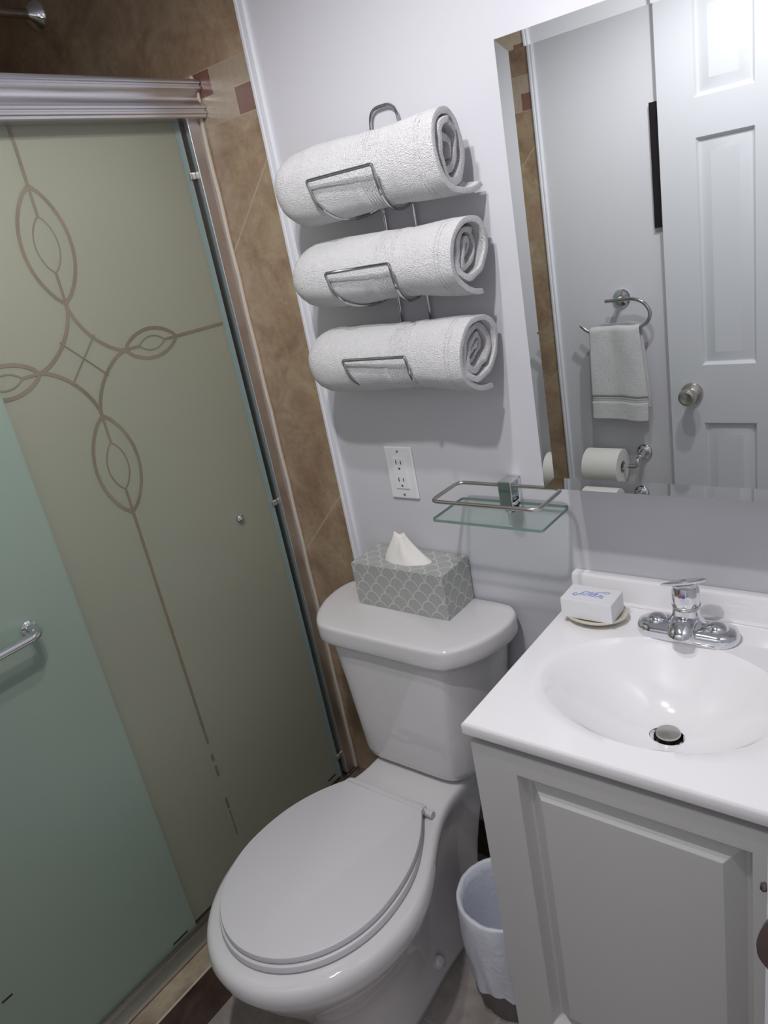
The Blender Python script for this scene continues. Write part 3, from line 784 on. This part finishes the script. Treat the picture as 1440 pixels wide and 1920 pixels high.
# ------------------------------------------------------------ faucet
FX, FY = .795, -.086
fa = thing('faucet', 'chrome single-lever centre-set faucet at the back of the white sink', 'faucet', (FX, FY, .8))
def stad(hx, hy, z, n=14, ox=0, oy=0):
    pts = []
    for k in range(n + 1):
        a = -math.pi / 2 + math.pi * k / n; pts.append((FX + ox + hx - hy + hy * math.cos(a), FY + oy + hy * math.sin(a), z))
    for k in range(n + 1):
        a = math.pi / 2 + math.pi * k / n; pts.append((FX + ox - hx + hy + hy * math.cos(a), FY + oy + hy * math.sin(a), z))
    return pts
rings = [stad(.078, .029, .8), stad(.079, .030, .803), stad(.079, .030, .811), stad(.077, .028, .817), stad(.071, .022, .8205), stad(.055, .015, .824), stad(.03, .01, .826)]
loft('base_plate', rings, 'chrome', fa, smooth=True)
for sx in (1, -1): lathe('end_dome', [(.0185, 0), (.0182, .004), (.0165, .009), (.0130, .0135), (.0075, .0165), (0, .0178)], (FX + sx * .0465, FY - .002, .8150), (0, 0, 1), 'chrome', fa, 32)
rings = []
for z, hx, hy, oy in [(.812, .040, .026, 0), (.820, .033, .0245, 0), (.830, .0265, .023, 0), (.838, .0225, .0215, 0), (.843, .0212, .0212, 0), (.850, .0210, .0210, 0), (.856, .0210, .0210, 0)]:
    rings.append([(FX + hx * math.cos(2 * math.pi * k / 32), FY + oy + hy * math.sin(2 * math.pi * k / 32), z) for k in range(32)])
loft('body', rings, 'chrome', fa, smooth=True)
lathe('seam_ring', [(.019, 0), (.0216, .0003), (.0216, .0018), (.019, .002)], (FX, FY, .8555), (0, 0, 1), 'nickel', fa)
sp_ = catmull([(FX, FY - .002, .832), (FX, FY - .016, .8320), (FX, FY - .030, .8275), (FX, FY - .040, .8205), (FX, FY - .043, .8140)], 6)
V = []; F = []; n = 24
for i, p in enumerate(sp_):
    t = i / (len(sp_) - 1); T = (sp_[min(i + 1, len(sp_) - 1)] - sp_[max(i - 1, 0)]).normalized(); U = Vector((1, 0, 0)); Wn = T.cross(U).normalized()
    rx = .0215 - .0045 * t; rz = .0125 - .0025 * t
    for k in range(n):
        a = 2 * math.pi * k / n; V.append(tuple(p + U * rx * math.cos(a) + Wn * rz * math.sin(a)))
for i in range(len(sp_) - 1):
    for k in range(n): F.append((i * n + k, i * n + (k + 1) % n, (i + 1) * n + (k + 1) % n, (i + 1) * n + k))
F += [tuple(range(n)), tuple(len(V) - n + k for k in range(n))]
mk('spout', V, F, 'chrome', fa, 'auto')
hcap = lathe('handle', [(.0205, 0), (.0213, .002), (.0216, .014), (.0208, .026), (.0175, .0335), (.010, .038), (0, .039)], (FX, FY, .8575), (0, -.05, 1), 'chrome', fa)
pd = [(-.036, .0015), (-.028, .007), (-.012, .013), (.008, .0155), (.020, .012), (.029, .006), (.031, 0), (.029, -.006), (.020, -.012), (.008, -.0155), (-.012, -.013), (-.028, -.007), (-.036, -.0015)]
ax = Vector((.93, .36, .0)).normalized(); ay = Vector((-ax.y, ax.x, 0))
rings = []
for dz, s in ((0, .9), (.0015, 1.0), (.0045, 1.0), (.006, .88)):
    rr = []
    for a, b in [(p.x, p.y) for p in catmull([(a, b, 0) for a, b in pd], 3, True)]:
        q = Vector((FX, FY, .8925)) + ax * a * s + ay * b * s; q.z += dz - b * .30 + a * .10; rr.append(tuple(q))
    rings.append(rr)
loft('lever', rings, 'chrome', hcap, smooth='auto')
lathe('hot_mark', [(0, 0), (.0034, 0), (.0030, .0006), (0, .0008)], (FX - .0028, FY - .0215, .880), (-.1, -1, 0), 'red', hcap, 12)
lathe('cold_mark', [(0, 0), (.0034, 0), (.0030, .0006), (0, .0008)], (FX + .0026, FY - .0215, .880), (.1, -1, 0), 'blue', hcap, 12)
tube('lift_rod', [(FX, FY + .026, .818), (FX, FY + .026, .86)], .0022, 'chrome', fa, 10)

# ------------------------------------------------------------ soap dish and soap carton
sd = thing('soap_dish', 'cream oval soap dish under the white soap carton on the sink corner', 'soap dish', (.638, -.09, .8))
def oval(a, b, z, n=40): return [(.640 + a * math.cos(2 * math.pi * k / n), -.083 + b * math.sin(2 * math.pi * k / n), z) for k in range(n)]
loft('dish_body', [oval(.035, .026, .8005), oval(.040, .031, .802), oval(.050, .039, .809), oval(.053, .042, .8125), oval(.0515, .0405, .8135), oval(.046, .035, .811), oval(.03, .02, .8085)], 'dish', sd, smooth=True)
tube('rim', [Vector(p) for p in oval(.0535, .0425, .8125)], .0022, 'dish', sd, 8, True)
sb = thing('soap_carton', 'small white cardboard soap box with pale blue script on top', 'soap box', (.634, -.085, .8135))
rot = math.radians(-1)
o = box('carton', (.592, -.117, .8135), (.683, -.063, .849), 'card', sb, .0008, 2)
# pale blue brush lettering squiggle on the lid
V, F = [], []
def script(P, w=.0007):
    global V, F
    pts = catmull([(p[0], p[1], .8494) for p in P], 6)
    V, F = add((V, F), tubeg(pts, w, 5))
def sq(ox, oy, s, P): script([(ox + a * s, oy + b * s) for a, b in P])
bx_, by_ = .606, -.096
sq(bx_, by_, .001, [(0, -2), (6, -5), (10, 0), (4, 4), (1, -1), (7, -3), (14, 5), (17, 9), (14, 3), (15, -2)])
sq(bx_, by_, .001, [(14, 8), (20, 13), (27, 12), (22, 6), (17, 2), (23, 0), (29, 5), (31, 14), (29, 2), (32, -1)])
sq(bx_, by_, .001, [(30, 5), (35, 8), (33, 1), (37, 0), (41, 8), (39, 15), (38, 3), (42, -1), (46, 5), (50, 9)])
sq(bx_, by_, .001, [(40, 14), (48, 17), (56, 20), (60, 18), (55, 14), (50, 15)])
sq(bx_, by_, .001, [(44, 1), (50, 5), (54, 4), (49, -1), (55, -3)])
sq(bx_, by_, .001, [(24, 9), (30, 11), (36, 12), (42, 10), (36, 6), (29, 7)])
mk('blue_script', V, F, 'ink', o)

# ------------------------------------------------------------ waste bin
wb = thing('waste_bin', 'small round waste bin lined with a white plastic bag beside the vanity', 'waste bin', (.483, -.283, 0))
bc = (.4835, -.283)
lathe('bin', [(0, 0), (.068, 0), (.070, .004), (.0815, .258), (.083, .264), (.0805, .264), (.0775, .256), (.066, .012), (0, .010)], (bc[0], bc[1], 0), (0, 0, 1), 'bin', wb, 40)
rings = []
NB = 64
for j, (r, z) in enumerate([(.055, .02), (.062, .10), (.070, .19), (.0750, .25), (.0790, .2690), (.0855, .273), (.0875, .266), (.0875, .24), (.0872, .20), (.086, .16), (.084, .12), (.081, .085), (.079, .07)]):
    ring = []
    for k in range(NB):
        a = 2 * math.pi * k / NB
        f = max(0, j - 6) / 6; nz = noise.noise(Vector((math.cos(a) * 2.2, math.sin(a) * 2.2, z * 12)))
        fine = noise.noise(Vector((math.cos(a) * 7, math.sin(a) * 7, z * 20)))
        rr = r + (.005 * nz + .005 * fine) * (f if j > 5 else .35) + (.004 * f if j > 6 else 0)
        if j > 5: rr += .0025 * math.sin(13 * a + z * 25 + 2 * nz) * f
        if j > 5: rr = max(rr, .0712 + .0135 * z / .262 + .0012)
        zz = z + (.018 * noise.noise(Vector((math.cos(a) * 1.5, math.sin(a) * 1.5, 3))) * f) + (.006 * math.sin(7 * a) * (j == 12))
        ring.append((bc[0] + rr * math.cos(a), bc[1] + rr * math.sin(a), zz))
    rings.append(ring)
loft('liner_bag', rings, 'bag', wb, cap0=True, cap1=False, smooth=True)['label'] = 'white translucent plastic bag folded over the rim'

# ------------------------------------------------------------ panelled door, open against the opposite wall
yf = -1.152 - 2 * TM; th = .033
dx0, dx1 = .382, 1.030
cols = [(dx0 + .098, dx0 + .245), (dx1 - .245, dx1 - .098)]
pans = [(a, b, z0_, z1_) for a, b in cols for z0_, z1_ in ((.18, .767), (.947, 1.566), (1.665, 1.905))]
dr_ = panel_face(dx0, dx1, .012, 2.035, yf, th, None, 'door', 'door_1', None, pans, depth=.012, w1=.012, w2=.036, sgn=-1)
st(dr_); bevel(dr_, .0012, 2, 50)
kx, kz = .447, .862
ORG_d = ORG[dr_.name]
kn = lathe('door_knob', [(0, 0), (.033, 0), (.033, .003), (.029, .009), (.017, .013), (.0125, .018), (.0125, .028), (.018, .034), (.0255, .042), (.0265, .052), (.023, .060), (.017, .063), (.008, .0605), (0, .0605)], (kx, yf, kz), (0, 1, 0), 'nickel', dr_, 36)
tag(kn, 'brushed nickel door knob')
box('latch_plate', (dx0 - .0012, yf - .026, kz - .028), (dx0 + .001, yf - .006, kz + .028), 'nickel', dr_)
for z in (.25, 1.05, 1.85): tube('hinge', [(dx1 + .004, yf + .004, z - .04), (dx1 + .004, yf + .004, z + .04)], .005, 'nickel', dr_, 12)

# ------------------------------------------------------------ things on the opposite wall
pf = thing('picture_frame', 'black framed picture hanging on the white wall behind the open door', 'picture', (.48, -D, 1.351))
for a, b in (((.352, -D, 1.351), (.374, -D + .014, 1.681)), ((.588, -D, 1.351), (.61, -D + .014, 1.681)), ((.374, -D, 1.659), (.588, -D + .014, 1.681)), ((.374, -D, 1.351), (.588, -D + .014, 1.373))):
    box('frame_bar', a, b, 'blackframe', pf)
box('picture_panel', (.372, -D, 1.371), (.590, -D + .006, 1.661), 'blackframe', pf)

tr = thing('towel_ring', 'chrome open-ended towel ring on the opposite wall, seen in the mirror', 'towel ring', (.235, -D, 1.05))
lathe('wall_rose', [(0, 0), (.028, 0), (.028, .004), (.024, .009), (.012, .012), (.009, .02), (.009, .045), (0, .046)], (.235, -D, 1.160), (0, 1, 0), 'chrome', tr)
P = catmull([(.200, -D + .048, 1.161), (.240, -D + .048, 1.161), (.285, -D + .048, 1.161), (.318, -D + .048, 1.147), (.336, -D + .049, 1.118), (.328, -D + .050, 1.090), (.300, -D + .051, 1.074), (.250, -D + .052, 1.068), (.160, -D + .052, 1.068), (.135, -D + .052, 1.076), (.115, -D + .052, 1.094)], 6)
tube('ring', P, .0055, 'wire', tr, 14)
# hand towel draped over it
V = []; F = []; NXh = 34; NZ = 150
def prof_t(t):     # t 0 front hem .. 1 back hem ; returns (y offset, z)
    L1, L2, top_ = .285, .25, 1.0775
    tot = L1 + .03 + L2; s = t * tot
    if s < L1: return .0115, top_ - .006 - (L1 - s)
    if s < L1 + .03:
        a = (s - L1) / .03 * math.pi; return .0115 * math.cos(a), top_ - .006 + .0085 * math.sin(a)
    return -.0115, top_ - .006 - (s - L1 - .03)
for j in range(NZ + 1):
    t = j / NZ; dy, z = prof_t(t)
    for i in range(NXh + 1):
        u = i / NXh; drop = max(0.0, (1.07 - z)) / .285
        xa = .150 + (.140 - .150) * drop; xb = .306 + (.326 - .306) * min(1, drop * 1.4) - .006 * drop
        x = xa + (xb - xa) * u
        fold = .006 * math.sin(u * 9 + 1.0) * (1 - .55 * drop) + .004 * noise.noise(Vector((u * 4, z * 9, 1)))
        ss = 1 if dy > 0 else -1
        yy = -D + .052 + dy + fold * (1 if dy > 0 else .5) + (.004 * drop if dy > 0 else 0)
        rib = 0
        if dy > 0.01:
            for zr in (.846, .854, .862):
                rib -= .0050 * math.exp(-((z - zr) / .0026) ** 2)
        V.append((x, yy + rib, z + .004 * noise.noise(Vector((u * 3, 0, 5))) + (.010 * (u - .5) * drop) * -1))
for j in range(NZ):
    for i in range(NXh): a = j * (NXh + 1) + i; F.append((a, a + 1, a + NXh + 2, a + NXh + 1))
ht = mk('hand_towel', V, F, 'terry', None, True); sm = ht.modifiers.new('thick', 'SOLIDIFY'); sm.thickness = .005; sm.offset = 1
tag(ht, 'white hand towel draped over the towel ring, seen in the mirror', 'towel')

th_ = thing('toilet_paper_holder', 'chrome toilet paper holder arm on the opposite wall, seen in the mirror', 'toilet roll holder', (.277, -D, .60))
lathe('wall_rose', [(0, 0), (.026, 0), (.026, .004), (.022, .009), (.012, .013), (.010, .02), (.010, .05), (0, .052)], (.277, -D, .655), (0, 1, 0), 'chrome', th_)
tube('roll_arm', rounded([(.277, -D + .035, .655), (.277, -D + .072, .650), (.277, -D + .072, .628), (.085, -D + .072, .628)], .012, 6), .0075, 'chrome', th_, 14)
rl = thing('toilet_roll', 'white toilet paper roll on the chrome holder arm, seen in the mirror', 'toilet roll', (.165, -D + .072, .56))
cyr = -D + .072; czr = .625
lathe('paper', [(.021, 0), (.0595, 0), (.0605, .001), (.0605, .119), (.0595, .12), (.021, .12), (.021, 0)], (.108, cyr, czr), (1, 0, 0), 'paper', rl, 48)
lathe('core', [(.0198, 0), (.0208, 0), (.0208, .12), (.0198, .12), (.0198, 0)], (.108, cyr, czr), (1, 0, 0), 'dish', rl, 32)

# ------------------------------------------------------------ ceiling lamps
for i, (loc, w_) in enumerate(LIGHTS):
    lt = thing('ceiling_light', ['ceiling spotlight with white base near the doorway', 'ceiling spotlight with white base near the mirror wall'][i], 'ceiling light', (loc[0], loc[1], loc[2] + .05), 'ceiling spotlights')
    lathe('lamp_base', [(0, 0), (.055, 0), (.055, .01), (.045, .03), (.042, .058), (.040, .058), (.038, .03), (0, .028)], (loc[0], loc[1], ZC), (0, 0, -1), 'trim', lt)
